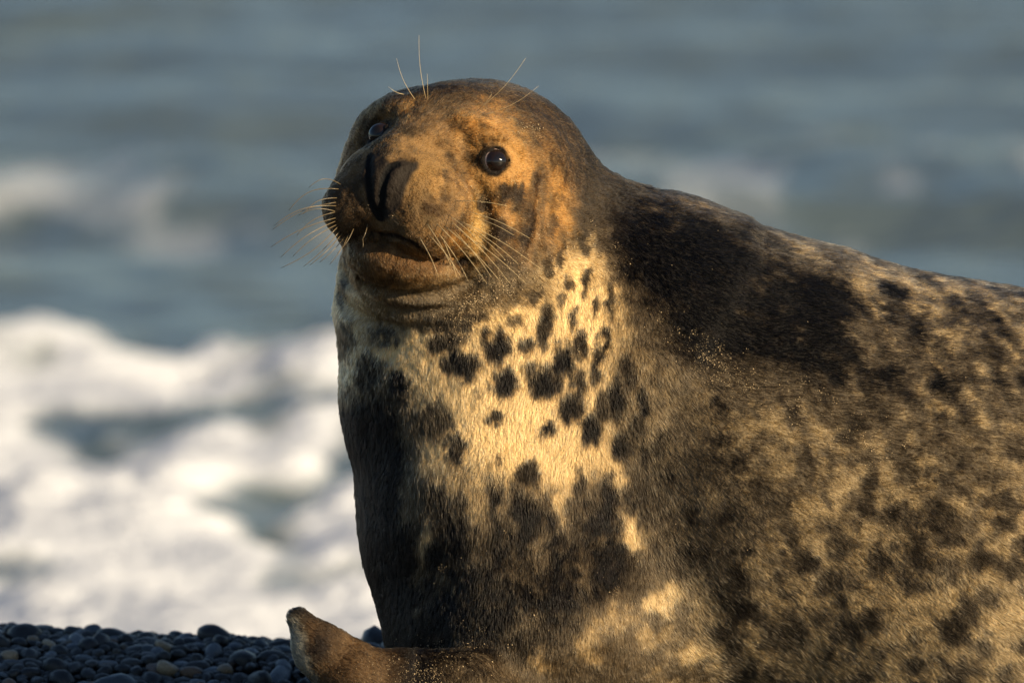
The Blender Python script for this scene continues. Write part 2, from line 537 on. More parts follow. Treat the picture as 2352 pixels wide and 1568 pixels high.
def seg_dist(P, C, reach=70.0):
    """distance to a polyline (only worked out within reach of it) and the place along it"""
    best = np.full(len(P), 1e3); par = np.zeros(len(P))
    mid = 0.5 * (C.min(0) + C.max(0)); half = 0.5 * (C.max(0) - C.min(0)) + reach
    near = np.flatnonzero((np.abs(P - mid) < half).all(1))
    if not len(near):
        return best, par
    Q_ = P[near]; n = len(C) - 1
    bb = np.full(len(Q_), 1e3); pp = np.zeros(len(Q_))
    for i in range(n):
        a = C[i]; ba = C[i + 1] - a; rel = Q_ - a
        h = np.clip(rel @ ba / max(ba @ ba, 1e-9), 0, 1)
        rel = rel - h[:, None] * ba
        dd = np.einsum('ij,ij->i', rel, rel)
        mk = dd < bb * bb
        bb[mk] = np.sqrt(dd[mk]); pp[mk] = (i + h[mk]) / n
    best[near] = bb; par[near] = pp
    return best, par

HC = q(1060, 460, -60)
def sdf(P):
    P = np.asarray(P, float)
    d = base_sdf(P)
    near = np.linalg.norm(P - HC, axis=1) < 520
    if near.any():
        Q = P[near]; dn = d[near]
        dist, par = seg_dist(Q, MOUTH)
        wid = 5 + 2.5 * np.exp(-((par - 0.45) / 0.25) ** 2) + 7 * np.exp(-((par - 0.93) / 0.09) ** 2)
        dn = dn + 1.6 * wid * np.exp(-(dist / wid) ** 2)
        for C in (NOS_R, NOS_L):
            dist, par = seg_dist(Q, C)
            k_ = np.sin(np.clip(par * 0.92 + 0.06, 0, 1) * 3.1)
            dn = dn + 10 * k_ * np.exp(-(dist / (6 + 3 * k_)) ** 2)
        dist, par = seg_dist(Q, PHIL)
        dn = dn + 4 * np.exp(-(dist / 7) ** 2)
        for C, amp, wd in FOLDS:
            dist, par = seg_dist(Q, C)
            dn = dn + amp * np.exp(-(dist / wd) ** 2) * np.clip(np.sin(np.pi * np.clip(par * 0.9 + 0.05, 0, 1)) * 1.6, 0, 1)
        for c, ax in EYES:
            v = Q - c
            dn = smax(dn, -(np.linalg.norm(v, axis=1) - (EYE_R + 0.5)), 4)
            hgt = v @ ax
            e1 = unit(np.array([0.22, 0, 1.0]) - ax * (np.array([0.22, 0, 1.0]) @ ax)); e2 = np.cross(ax, e1)
            up_ = v @ e1
            radl = np.hypot(np.where(up_ > 0, up_ / 0.88, up_ / 0.94), v @ e2)              # lids close the opening to an almond
            dn = dn + 4 * np.exp(-((radl - 52) / 9) ** 2) * (hgt > -30) * sstep(-5, 25, up_)  # crease of the upper lid
            dn = smin(dn, np.sqrt((radl - 28) ** 2 + (hgt - 16) ** 2) - 5.0, 9)
        dn = dn + 1.6 * vnoise(Q / 21.0, 3) + 0.8 * vnoise(Q / 9.0, 4)
        d = d.copy(); d[near] = dn
    bodyw = 1 - np.exp(-(np.linalg.norm(P - HC, axis=1) / 420) ** 4)
    d = d + bodyw * (5.0 * vnoise(P / 150.0, 8) + 2.2 * vnoise(P / 60.0, 9))
    return d

# ---- surface nets + adaptive refinement + projection on the field
def surface_nets(fn, lo, hi, hstep):
    n = [int(math.ceil((hi[k] - lo[k]) / hstep)) + 1 for k in range(3)]
    ax = [lo[k] + hstep * np.arange(n[k]) for k in range(3)]
    G = np.stack(np.meshgrid(*ax, indexing='ij'), -1).reshape(-1, 3)
    D = np.concatenate([fn(c) for c in np.array_split(G, 12)]).reshape(n)
    ins = D < 0
    c = [slice(0, -1), slice(1, None)]
    cnt = sum(ins[c[i], c[j], c[k]].astype(int) for i in (0, 1) for j in (0, 1) for k in (0, 1))
    act = (cnt > 0) & (cnt < 8)
    ids = np.full(act.shape, -1); ids[act] = np.arange(act.sum())
    ci = np.argwhere(act)
    V = np.array(lo) + (ci + 0.5) * hstep
    faces = []
    for axn in range(3):
        o1, o2 = (axn + 1) % 3, (axn + 2) % 3
        sl0 = [slice(None)] * 3; sl1 = [slice(None)] * 3
        sl0[axn] = slice(0, -1); sl1[axn] = slice(1, None)
        ch = ins[tuple(sl0)] != ins[tuple(sl1)]
        e = np.argwhere(ch)
        ok = (e[:, o1] > 0) & (e[:, o2] > 0) & (e[:, o1] < n[o1] - 1) & (e[:, o2] < n[o2] - 1)
        e = e[ok]
        qd = []
        for (da, db) in ((-1, -1), (0, -1), (0, 0), (-1, 0)):
            k = e.copy(); k[:, o1] += da; k[:, o2] += db
            qd.append(ids[k[:, 0], k[:, 1], k[:, 2]])
        qd = np.stack(qd, -1)
        flip = ~ins[tuple(e.T)]
        qd[flip] = qd[flip][:, ::-1]
        faces.append(qd)
    return V, np.concatenate(faces)

def project(fn, V, it=3):
    for _ in range(it):
        out = []
        for c in np.array_split(V, max(1, len(V) // 60000)):
            g = grad(fn, c, 2.0)
            out.append(c - g * np.clip(fn(c), -25, 25)[:, None] * 0.9)
        V = np.concatenate(out)
    return V

def relax(V, Q, it=2):
    e = np.concatenate([Q[:, [0, 1]], Q[:, [1, 2]], Q[:, [2, 3]], Q[:, [3, 0]]])
    for _ in range(it):
        s_ = np.zeros_like(V); c = np.zeros(len(V))
        np.add.at(s_, e[:, 0], V[e[:, 1]]); np.add.at(s_, e[:, 1], V[e[:, 0]])
        np.add.at(c, e[:, 0], 1); np.add.at(c, e[:, 1], 1)
        V = 0.4 * V + 0.6 * s_ / np.maximum(c, 1)[:, None]
    return V

def refine(V, Q, mask):
    """split the masked quads in four; their neighbours become polygons that share the new midpoints"""
    e = np.sort(np.concatenate([Q[:, [0, 1]], Q[:, [1, 2]], Q[:, [2, 3]], Q[:, [3, 0]]]), axis=1)
    key = e[:, 0].astype(np.int64) * len(V) + e[:, 1]
    nq = len(Q)
    split = np.zeros(4 * nq, bool); split[np.tile(mask, 4)] = True
    uk = np.unique(key[split])
    mid = 0.5 * (V[uk // len(V)] + V[uk % len(V)])
    pos = np.searchsorted(uk, key); pos = np.clip(pos, 0, len(uk) - 1)
    eid = np.where(uk[pos] == key, len(V) + pos, -1).reshape(4, nq).T
    mq = Q[mask]; me_ = eid[mask]
    cen = V[mq].mean(1); cid = len(V) + len(uk) + np.arange(len(mq))
    newq = np.concatenate([np.stack([mq[:, k], me_[:, k], cid, me_[:, k - 1]], -1) for k in range(4)])
    rest = Q[~mask]; re = eid[~mask]
    touched = (re >= 0).any(1)
    ng = []
    for a, b_ in zip(rest[touched], re[touched]):
        pl = []
        for k in range(4):
            pl.append(int(a[k]))
            if b_[k] >= 0: pl.append(int(b_[k]))
        ng.append(pl)
    return np.concatenate([V, mid, cen]), np.concatenate([rest[~touched], newq]), ng

H0 = 26.0
V, Q = surface_nets(base_sdf, (-560, -560, -1200), (3760, 980, 660), H0)
V = relax(V, Q, 2); V = project(base_sdf, V, 3)
NG = []
for lvl in range(4):
    c = V[Q].mean(1)
    m1 = (c[:, 0] < 1330 - lvl * 40) & (c[:, 2] > -980 + 40 * lvl)
    if lvl == 2:
        m1 = (np.linalg.norm((c - q(1020, 450, -130)) / np.array([330, 420, 330]), axis=1) < 1)
    if lvl == 3:                                                   # nose, mouth and eyes once more
        m1 = np.linalg.norm((c - front([900], [440])[0]) / np.array([95, 110, 100]), axis=1) < 1
        m1 |= seg_dist(c, MOUTH)[0] < 26
        for ce, ax in EYES:
            m1 |= np.linalg.norm(c - ce - ax * 10, axis=1) < 62
    V, Q, ng = refine(V, Q, m1)
    NG += ng
    V = project(sdf if lvl > 0 else base_sdf, V, 1 if lvl < 2 else 2)
V = project(sdf, V, 2)
NV = np.concatenate([grad(sdf, c, 2.0) for c in np.array_split(V, 8)])
fn = np.cross(V[Q[:, 1]] - V[Q[:, 0]], V[Q[:, 2]] - V[Q[:, 0]])
if (np.einsum('ij,ij->i', fn, NV[Q[:, 0]]) < 0).mean() > 0.5:
    Q = Q[:, ::-1]; NG = [p[::-1] for p in NG]

# ---- coat colour
SPOTS = [  # px, py, rx, ry, lean(deg), strength : dark spots on the pale throat
    (1132, 522, 15, 28, 0, .7), (1205, 540, 17, 34, 8, .75), (1168, 602, 34, 20, -10, .6), (1226, 432, 9, 36, 0, .6), (1195, 590, 14, 20, 0, .5),
    (1345, 640, 12, 34, 12, .8), (1300, 660, 10, 26, 8, .6), (1385, 780, 11, 40, 6, .85), (1400, 690, 12, 36, 4, .7), (1335, 880, 13, 34, 10, .85), (1378, 930, 12, 36, 6, .85), (1440, 850, 13, 42, -4, .8),
    (1225, 690, 12, 26, 30, .5), (1180, 740, 18, 14, 0, .5), (1395, 1130, 24, 44, -14, .9), (1330, 1110, 20, 34, 0, .85), (1340, 560, 10, 30, 0, .6), (1285, 700, 9, 22, 12, .5), (1100, 900, 8, 8, 0, .4), (1455, 980, 12, 30, -6, .7),
    (1057, 834, 40, 34, 0, 1), (1024, 786, 48, 24, -15, .9), (1143, 793, 34, 38, 15, 1), (1157, 875, 29, 30, 0, 1), (1250, 748, 18, 50, 8, .9),
    (1250, 871, 42, 40, 10, 1), (1291, 822, 24, 40, 20, 1), (1311, 850, 15, 26, 0, .9), (1328, 793, 19, 30, 10, .9), (1315, 738, 13, 26, 10, .7),
    (1211, 793, 17, 19, 0, .8), (1135, 961, 25, 14, -20, .9), (1262, 978, 19, 20, 0, 1), (1307, 926, 30, 38, 20, .95), (1352, 986, 23, 37, 8, 1),
    (1364, 832, 11, 44, 3, .85), (1410, 908, 19, 52, 3, .95), (1471, 924, 16, 34, -8, .95), (1422, 1020, 27, 40, 0, .95), (1151, 1051, 13, 11, 0, .7),
    (1049, 1031, 24, 34, 0, .9), (1213, 1082, 28, 30, 0, .9), (918, 883, 24, 32, -10, 1), (848, 850, 34, 46, 0, .9), (1000, 965, 48, 44, 15, .75),
    (889, 772, 38, 15, 10, .7), (1364, 707, 15, 24, 0, .8), (784, 670, 10, 34, 0, .8), (860, 940, 40, 50, 0, .8), (1050, 742, 70, 18, -8, .7),
    (790, 780, 22, 50, 0, .8), (1470, 1040, 14, 20, 0, .8), (1527, 1085, 17, 17, 0, .85), (1645, 925, 22, 12, 20, .8), (1808, 942, 18, 22, 0, .7),
    (1175, 448, 34, 22, 10, .95), (1114, 476, 16, 26, 0, .85), (1152, 545, 30, 32, 20, .75), (1215, 470, 14, 40, 0, .55), (1270, 520, 12, 24, 0, .6), (1290, 585, 10, 30, 0, .6), (1262, 610, 12, 26, 0, .5),
    (1690, 1320, 26, 24, 0, .7), (1840, 1280, 34, 20, 15, .7), (1700, 1390, 34, 26, 0, .7), (2140, 1180, 30, 34, 0, .6), (2170, 1430, 40, 32, 0, .75), (1935, 1000, 24, 26, 0, .7), (1985, 1110, 20, 30, 0, .6),
    (1570, 1260, 26, 18, 0, .7), (1580, 1190, 18, 16, 0, .7), (1930, 1420, 26, 22, 0, .6), (1840, 1060, 24, 26, 0, .5), (2300, 1290, 34, 26, 0, .6), (2080, 1330, 36, 22, 0, .5)]
PALE = [  # pale patches in the dark chest fur
    (1290, 1060, 95, 70, 0, .9), (1405, 1090, 26, 52, -20, .9), (1452, 1200, 30, 48, -25, .95), (978, 1235, 16, 66, 12, .8), (1092, 1130, 26, 70, 0, .75), (1300, 1150, 16, 60, 0, .6), (1040, 1120, 20, 60, 8, .6), (1160, 1150, 14, 70, 0, .6),
    (1520, 1348, 36, 28, 0, .9), (1385, 1400, 60, 40, -20, .7), (1335, 1470, 46, 34, 0, .7), (1180, 1300, 34, 22, 0, .5), (1620, 1500, 46, 36, 0, .8), (1730, 1470, 50, 40, 0, .7),
    (950, 1160, 22, 60, 0, .45), (1000, 1090, 60, 40, 0, .4), (1250, 1530, 34, 22, 0, .55), (1110, 1210, 18, 70, 0, .5), (1250, 1240, 14, 60, 0, .4), (1020, 1300, 12, 40, 0, .3), (1340, 1290, 14, 50, 0, .4), (1200, 1420, 40, 24, 0, .35)]

# many small soft spots scattered over the flank and back
_r = np.random.default_rng(31)
FLECKS = []
for _ in range(260):
    fx, fy = _r.uniform(1500, 2480), _r.uniform(620, 1620)
    if fy > 480 + (fx - 1420) * 0.31 + 60 and not (fx < 1560 and fy < 900):
        sz = _r.uniform(9, 24)
        FLECKS.append((fx, fy, sz * _r.uniform(0.8, 1.6), sz * _r.uniform(0.7, 1.1), _r.uniform(10, 60), _r.uniform(0.35, 0.8)))

def blot(px, py, L_, e0=0.55, e1=1.34):
    px_, py_, rx, ry, an, st = L_
    out = np.zeros(len(px)); reach = e1 * max(rx, ry)
    j = np.flatnonzero((np.abs(px - px_) < reach) & (np.abs(py - py_) < reach))
    ca, sa = math.cos(math.radians(an)), math.sin(math.radians(an))
    dx, dy = px[j] - px_, py[j] - py_
    u_, v_ = (dx * ca + dy * sa) / rx, (-dx * sa + dy * ca) / ry
    out[j] = st * (1 - sstep(e0, e1, np.sqrt(u_ * u_ + v_ * v_)))
    return out

def g2(px, py, cx, cy, rx, ry, an=0.0):
    ca, sa = math.cos(math.radians(an)), math.sin(math.radians(an))
    dx, dy = px - cx, py - cy
    return np.exp(-(((dx * ca + dy * sa) / rx) ** 2 + ((-dx * sa + dy * ca) / ry) ** 2))

def mixc(a, b_, t_):
    return a * (1 - t_[:, None]) + np.asarray(b_, float)[None] * t_[:, None]

NOSE_POLY = np.array([(850, 362), (872, 357), (890, 368), (904, 382), (930, 374), (962, 380), (964, 394), (946, 416), (935, 446), (928, 476), (906, 500), (881, 514), (864, 498), (848, 462), (840, 422), (842, 384)], float)

def poly_mask(x_, y_, poly, soft):
    """1 inside a closed outline, 0 outside, with a soft edge"""
    d = np.full(len(x_), 1e9); ins = np.zeros(len(x_), bool)
    for (x0, y0), (x1, y1) in zip(poly, np.roll(poly, -1, 0)):
        ex_, ey_ = x1 - x0, y1 - y0
        h = np.clip(((x_ - x0) * ex_ + (y_ - y0) * ey_) / (ex_ ** 2 + ey_ ** 2), 0, 1)
        d = np.minimum(d, np.hypot(x_ - x0 - h * ex_, y_ - y0 - h * ey_))
        cr_ = ((y0 > y_) != (y1 > y_)) & (x_ < ex_ * (y_ - y0) / (ey_ if ey_ else 1e-9) + x0)
        ins ^= cr_
    return 1 - sstep(-soft, soft, np.where(ins, -d, d))

def coat(P):
    """fur albedo at surface points, and a 0..1 'bare skin' mask"""
    px = P[:, 0] + 1176 + 9 * vnoise(P / 26.0, 60) + 5 * vnoise(P / 10.0, 61)
    py = 784 - P[:, 2] + 12 * vnoise(P / 26.0, 62) + 7 * vnoise(P / 10.0, 63)
    sx_ = vnoise(np.stack([P[:, 0] / 7, P[:, 1] / 9, P[:, 2] / 34], -1), 64)
    px = px + 5 * sx_; py = py + 10 * vnoise(np.stack([P[:, 0] / 6, P[:, 1] / 9, P[:, 2] / 40], -1), 65)
    L = to_head(P)
    mott = fbm(P / np.array([44, 44, 34.]), 3, 70, 0.65)
    fine = fbm(P / 16.0, 2, 71)
    lowp = fbm(P / 160.0, 2, 72)
    mott2 = fbm(P / 40.0, 2, 74)
    # how pale the fur is
    t_ = 0.45 + 0.08 * lowp + 0 * px
    t_ = t_ + 0.17 * sstep(1050, 1450, py) * sstep(1450, 2000, px) + 0.06 * sstep(1700, 2100, px)
    t_ = t_ + 0.36 * mott * np.maximum(sstep(1350, 1800, px), 0.95 * sstep(1250, 1400, py))
    # streaks across the back
    bk = sstep(1750, 1950, px) * (1 - sstep(850, 1050, py))
    st = fbm(np.stack([(px * 0.8 - py * 0.6) / 30, (px * 0.6 + py * 0.8) / 95, P[:, 1] / 160], -1), 3, 75, 0.6)
    t_ = t_ + bk * (0.70 * st - 0.15)
    # black nape and shoulder
    wx, wy = px + 70 * lowp + 34 * mott, py + 60 * fbm(P / 120.0, 2, 73) + 30 * mott
    na = np.maximum(g2(wx, wy, 1560, 600, 260, 120, 30), g2(wx, wy, 1720, 740, 300, 110, 18))
    na = np.maximum(na, np.maximum(g2(px, py, 1420, 520, 70, 150), g2(wx, wy, 1680, 640, 130, 110)))
    na = np.maximum(na, g2(wx, wy, 1850, 690, 170, 80, 25))
    t_ = t_ - (0.56 - 0.16 * np.clip(st + 0.1, 0, 1)) * sstep(0.05, 0.95, na + 0.42 * mott)
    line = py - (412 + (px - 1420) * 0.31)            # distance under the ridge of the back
    t_ = t_ + 0.30 * (1 - sstep(5, 60, line)) * sstep(1480, 1600, px) * (0.5 + 0.8 * np.clip(lowp + mott, -.6, .8))  # rim light on the back's top edge painted as paler fur
    # pale throat
    thr = sstep(690, 740, py + 0.25 * (px - 1150)) * (1 - sstep(1060, 1180, py + 0.2 * np.abs(px - 1200))) * (1 - sstep(1355, 1480, px + 0.12 * (py - 700))) 
    thr = np.maximum(thr, g2(px, py, 1330, 660, 70, 130))
    thr = np.maximum(thr, 0.75 * (1 - sstep(800, 900, px)) * (1 - sstep(700, 860, py)) * sstep(585, 620, py))
    t_ = t_ * (1 - thr) + (0.90 + 0.10 * lowp) * thr
    # dark chest
    ch = sstep(1040, 1150, py + 30 * mott) * (1 - sstep(1410, 1540, px + 0.25 * (py - 1250))) * (1 - 0.75 * sstep(1380, 1560, py + 0.25 * (px - 1200)))
    ch = np.maximum(ch, (1 - sstep(900, 1010, px - 0.12 * (py - 1000))) * sstep(800, 960, py))  # left side: black fur, with the body's own shade painted in
    t_ = t_ * (1 - ch) + (0.0 + 0.40 * np.clip(mott + 0.3 * fine, 0, 1) * sstep(900, 1050, px)) * ch
    fk = sstep(1450, 1600, px)
    t_ = t_ * (1 - fk) + fk * np.where(t_ > 0.45, 0.45 + 0.5 * (t_ - 0.45), t_)
    for p_ in PALE:
        k = (0.72 if p_[1] > 1280 else 1.0) * blot(px + 34 * mott, py + 22 * lowp + 30 * mott2, p_, 0.2, 1.7); t_ = t_ * (1 - k) + 0.84 * k
    for p_ in FLECKS:
        k = blot(px + 10 * mott2, py + 10 * mott, p_, 0.3, 1.5); t_ = t_ * (1 - k) + 0.05 * k
    spots = np.zeros(len(P))
    for p_ in SPOTS:
        spots = np.maximum(spots, blot(px, py, p_))
    t_ = t_ * (1 - spots) + 0.015 * spots
    t_ = np.clip(t_ + 0.06 * fine - 0.03, 0, 1)
    dark = np.array([0.005, 0.0036, 0.003]); mid = np.array([0.090, 0.068, 0.043]); pale = np.array([0.76, 0.54, 0.27])
    tt = t_[:, None]
    c = np.where(tt < 0.4, dark + (mid - dark) * (tt / 0.4), mid + (pale - mid) * ((tt - 0.4) / 0.6))
    gy = 0.6 * sstep(1380, 1600, px)                                # the flank is greyer than the throat
    c = c * (1 - gy[:, None]) + gy[:, None] * c * np.array([0.84, 0.92, 1.05])
    # ---- head
    hd = 1 - sstep(300, 420, np.linalg.norm((L - np.array([0, 110, -20])) / np.array([1.0, 1.25, 0.95]), axis=1) + 0 * px)
    hd = hd * (1 - sstep(610, 680, py + 0.22 * (px - 1000)))
    brown = np.array([0.105, 0.064, 0.030]); gold = np.array([0.29, 0.155, 0.050]); tan = np.array([0.175, 0.105, 0.040])
    face = fbm(P / 34.0, 3, 79)
    hc = np.repeat(brown[None], len(P), 0) * np.clip(1 + 0.5 * fine + 1.1 * face, 0.2, 2)[:, None]
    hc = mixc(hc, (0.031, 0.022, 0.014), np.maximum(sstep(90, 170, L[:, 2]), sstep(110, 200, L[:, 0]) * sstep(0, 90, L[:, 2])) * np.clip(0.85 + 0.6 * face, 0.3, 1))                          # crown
    hc = mixc(hc, (0.14, 0.108, 0.072), sstep(205, 240, L[:, 2]) * 0.7)  # pale sheen on the crown's top rim, painted into the fur
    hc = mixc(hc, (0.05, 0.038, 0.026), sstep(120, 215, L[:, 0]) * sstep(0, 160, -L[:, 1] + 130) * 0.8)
    hc = mixc(hc, gold, np.clip(0.95 * g2(px, py, 1165, 410, 95, 100) + g2(px, py, 1110, 275, 60, 34) + 0.9 * g2(px, py, 925, 262, 60, 22, -20), 0, 1) * np.clip(0.75 + 1.3 * face, 0.05, 1))  # golden fur; on the far brow it also paints in sunlight
    hc = mixc(hc, (0.25, 0.138, 0.046), np.clip(1.2 * g2(px, py, 1282, 480, 27, 100, -6), 0, 1))
    hc = mixc(hc, (0.30, 0.168, 0.058), np.clip(g2(px, py, 1188, 372, 24, 70, -14) * 1.1, 0, 1))
    hc = mixc(hc, tan, np.clip(g2(px, py, 990, 390, 95, 62), 0, 1) * np.clip(0.7 + 1.0 * face, 0, 1))
    hc = mixc(hc, (0.06, 0.034, 0.014), np.clip(g2(px, py, 1000, 530, 120, 55), 0, 1) * np.clip(0.6 + 1.2 * fbm(P / 22.0, 2, 77), 0, 1))
    hc = mixc(hc, (0.075, 0.052, 0.026), np.clip(g2(px, py, 995, 488, 62, 52), 0, 1) * np.clip(0.55 + 1.3 * face, 0, 0.9))
    hc = mixc(hc, (0.27, 0.145, 0.045), np.clip(g2(px, py, 1045, 572, 62, 26, 12), 0, 1) * np.clip(0.7 + 0.8 * face, 0, 1))
    hc = mixc(hc, (0.050, 0.034, 0.020), (1 - sstep(800, 880, px)) * sstep(370, 440, py) * 0.8)  # far side of the muzzle painted darker to deepen its shade
    hc = mixc(hc, (0.034, 0.022, 0.012), sstep(0.05, 0.45, -face) * 0.6)
    hc = mixc(hc, (0.34, 0.20, 0.075), sstep(0.12, 0.5, fbm(P / 24.0, 3, 81)) * 0.65 * np.clip(g2(px, py, 1040, 390, 130, 90) + g2(px, py, 1180, 470, 70, 120), 0, 1))  # painted golden highlights on muzzle top, eye surround and cheek
    hc = mixc(hc, (0.40, 0.26, 0.10), np.clip(g2(px, py, 1098, 540, 20, 90, 6), 0, 1) * 0.8)  # sunlit edge of the whisker pad painted as a pale strip
    hc = mixc(hc, (0.085, 0.045, 0.018), np.clip(1.2 * g2(px, py, 935, 600, 120, 38), 0, 1) * 0.9)     # lower lip, with the upper lip's shade painted in
    hc = mixc(hc, (0.26, 0.165, 0.07), np.clip(g2(px, py, 1010, 655, 90, 22, -10), 0, 1) * 0.8)   # chin, its sunlit lower part painted in as gold
    hc = mixc(hc, (0.06, 0.045, 0.03), np.clip(g2(px, py, 1240, 460, 9, 90, -2), 0, 1) * 0.8)  # shade in the cheek fold painted as a dark line
    hc = mixc(hc, (0.018, 0.013, 0.010), np.clip(spots * 1.35, 0, 1) * 0.94)
    hc = mixc(hc, (0.022, 0.017, 0.012), sstep(1305, 1350, px + 0.1 * (py - 450)) * 0.85)
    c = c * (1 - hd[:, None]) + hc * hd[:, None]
    # flipper: browner, dark at the wrist, grey tip
    fl = sstep(1380, 1450, py + 0.35 * np.maximum(0, px - 760)) * (1 - sstep(860, 960, px))
    fl = fl * (P[:, 1] < -250)
    c = mixc(c, (0.090, 0.055, 0.027), fl * (0.75 + 0.2 * mott))
    c = mixc(c, (0.012, 0.008, 0.006), fl * np.clip(1.1 * g2(px, py, 740, 1470, 30, 75, 25), 0, 1))
    c = mixc(c, (0.20, 0.20, 0.17), fl * (1 - sstep(686, 712, px - 0.25 * (py - 1420))))
    # ---- bare skin: nose leather, lips, eyelid rims
    skin = np.zeros(len(P))
    pxr = P[:, 0] + 1176; pyr = 784 - P[:, 2]
    nose_in = poly_mask(pxr + 2 * fine, pyr + 2 * fine, NOSE_POLY, 6.0) * sstep(290, 330, L[:, 1])
    skin = np.maximum(skin, nose_in)
    c = mixc(c, (0.015, 0.0115, 0.009), nose_in)
    for C, wd in ((NOS_R, 9.5), (NOS_L, 9)):
        dist, par = seg_dist(P, C); k = 1 - sstep(wd * .8, wd * 1.3, dist); c = mixc(c, (0.004, 0.003, 0.003), k); skin = np.maximum(skin, k)  # nostril slits painted near black for the shade inside them
    dist, par = seg_dist(P, MOUTH)
    mw = 3.5 + 2.5 * np.exp(-((par - 0.45) / 0.25) ** 2) + 7 * np.exp(-((par - 0.93) / 0.09) ** 2)
    k = 1 - sstep(mw, mw * 1.7, dist); c = mixc(c, (0.010, 0.006, 0.005), k); skin = np.maximum(skin, 1 - sstep(mw * 0.9, mw * 1.4, dist))
    for cc, ax in EYES:
        v = P - cc; hg = v @ ax; rl = np.linalg.norm(v - hg[:, None] * ax, axis=1)
        k = (1 - sstep(29, 33, rl)) * (np.abs(hg) < 60); skin = np.maximum(skin, k)
        c = mixc(c, (0.007, 0.005, 0.004), (1 - sstep(30, 41 if cc is EYES[0][0] else 56, rl + 4 * fine)) * (np.abs(hg) < 60))
    return np.clip(c, 0.004, 0.9), skin

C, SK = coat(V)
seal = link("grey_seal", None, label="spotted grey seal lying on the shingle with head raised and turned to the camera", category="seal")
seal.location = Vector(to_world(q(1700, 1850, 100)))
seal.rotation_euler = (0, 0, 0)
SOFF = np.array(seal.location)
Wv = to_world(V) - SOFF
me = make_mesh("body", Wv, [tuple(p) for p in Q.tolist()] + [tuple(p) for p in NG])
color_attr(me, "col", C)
a = me.attributes.new("skin", 'FLOAT', 'POINT'); a.data.foreach_set("value", SK.astype(np.float32))
m, t, b = material("seal_skin_and_underfur")
at = t.nodes.new("ShaderNodeAttribute"); at.attribute_name = "col"
t.links.new(at.outputs["Color"], b.inputs["Base Color"])
ak = t.nodes.new("ShaderNodeAttribute"); ak.attribute_name = "skin"
mr = t.nodes.new("ShaderNodeMapRange"); mr.inputs["To Min"].default_value = 0.75; mr.inputs["To Max"].default_value = 0.68
t.links.new(ak.outputs["Fac"], mr.inputs["Value"]); t.links.new(mr.outputs[0], b.inputs["Roughness"])
tc = t.nodes.new("ShaderNodeTexCoord")
n1 = t.nodes.new("ShaderNodeTexNoise"); n1.inputs["Scale"].default_value = 420; n1.inputs["Detail"].default_value = 4
t.links.new(tc.outputs["Object"], n1.inputs["Vector"])
bp = t.nodes.new("ShaderNodeBump"); bp.inputs["Strength"].default_value = 0.8; bp.inputs["Distance"].default_value = 0.0016
t.links.new(n1.outputs["Fac"], bp.inputs["Height"]); t.links.new(bp.outputs["Normal"], b.inputs["Normal"])
b.inputs["Specular IOR Level"].default_value = 0.12
me.materials.append(m)
link("body", me, seal)

# ---- eyes
m_eye, t, b = material("wet_dark_eye")
b.inputs["Roughness"].default_value = 0.04
b.inputs["IOR"].default_value = 1.45
b.inputs["Coat Weight"].default_value = 0.0
b.inputs["Coat Roughness"].default_value = 0.02
at = t.nodes.new("ShaderNodeAttribute"); at.attribute_name = "col"; t.links.new(at.outputs["Color"], b.inputs["Base Color"])
EV, EF = ico(5)
for k, (c, ax) in enumerate(EYES):
    gaze = unit(ax + np.array([0.44, 0, 0.02]) if k == 0 else ax + np.array([0.1, 0, 0]))
    dt = EV @ gaze
    rr = EYE_R * (1 + 0.06 * sstep(0.62, 0.9, dt))                     # the cornea bulges a little
    me = make_mesh("eye", to_world(c + EV * rr[:, None]) - SOFF, EF)
    ang = np.degrees(np.arccos(np.clip(dt, -1, 1)))
    ec = np.repeat(np.array([[0.50, 0.36, 0.32]]), len(EV), 0)
    edge = 60 if k == 0 else 95
    ec = mixc(ec, (0.010, 0.006, 0.005), 1 - sstep(edge, edge + 2, ang))
    ec = mixc(ec, (0.010, 0.006, 0.005), (1 - sstep(48, 58, ang)))
    ec = mixc(ec, (0.006, 0.005, 0.005), (1 - sstep(24, 30, ang)))
    color_attr(me, "col", ec)
    me.materials.append(m_eye)
    link("eye", me, seal, label="dark glossy eye lit by the sun" if k == 0 else "dark eye on the shaded side of the face")

# ---- fur
tri = np.concatenate([Q[:, [0, 1, 2]], Q[:, [0, 2, 3]]] + [np.array([[p[0], p[i], p[i + 1]] for p in NG for i in range(1, len(p) - 1)])])
A, Bq, Cq = V[tri[:, 0]], V[tri[:, 1]], V[tri[:, 2]]
area = np.linalg.norm(np.cross(Bq - A, Cq - A), axis=1) * 0.5
cen = (A + Bq + Cq) / 3
nrm = unit(NV[tri].mean(1))
px = cen[:, 0] + 1176; py = 784 - cen[:, 2]
view = -nrm[:, 1]                                           # how far it faces the lens
dens = np.where(view > -0.25, 1.0, np.where(view > -0.6, 0.35, 0.12))
headness = np.exp(-(np.linalg.norm(cen - q(1050, 450, -120), axis=1) / 330) ** 4)
dens = dens * (1 + 1.6 * headness) * (1 - 0.80 * sstep(2420, 2900, px)) * (1 - 0.7 * sstep(1640, 1800, py))
prob = area * dens
N_HAIR = 540000
pick = rng.choice(len(tri), N_HAIR, p=prob / prob.sum())
u_ = rng.random(N_HAIR); v_ = rng.random(N_HAIR); sw = u_ + v_ > 1; u_[sw] = 1 - u_[sw]; v_[sw] = 1 - v_[sw]
w_ = 1 - u_ - v_
tp = tri[pick]
R0 = w_[:, None] * V[tp[:, 0]] + u_[:, None] * V[tp[:, 1]] + v_[:, None] * V[tp[:, 2]]
RN = unit(w_[:, None] * NV[tp[:, 0]] + u_[:, None] * NV[tp[:, 1]] + v_[:, None] * NV[tp[:, 2]])
hc, sk = coat(R0 + rng.normal(0, 3.0, R0.shape))
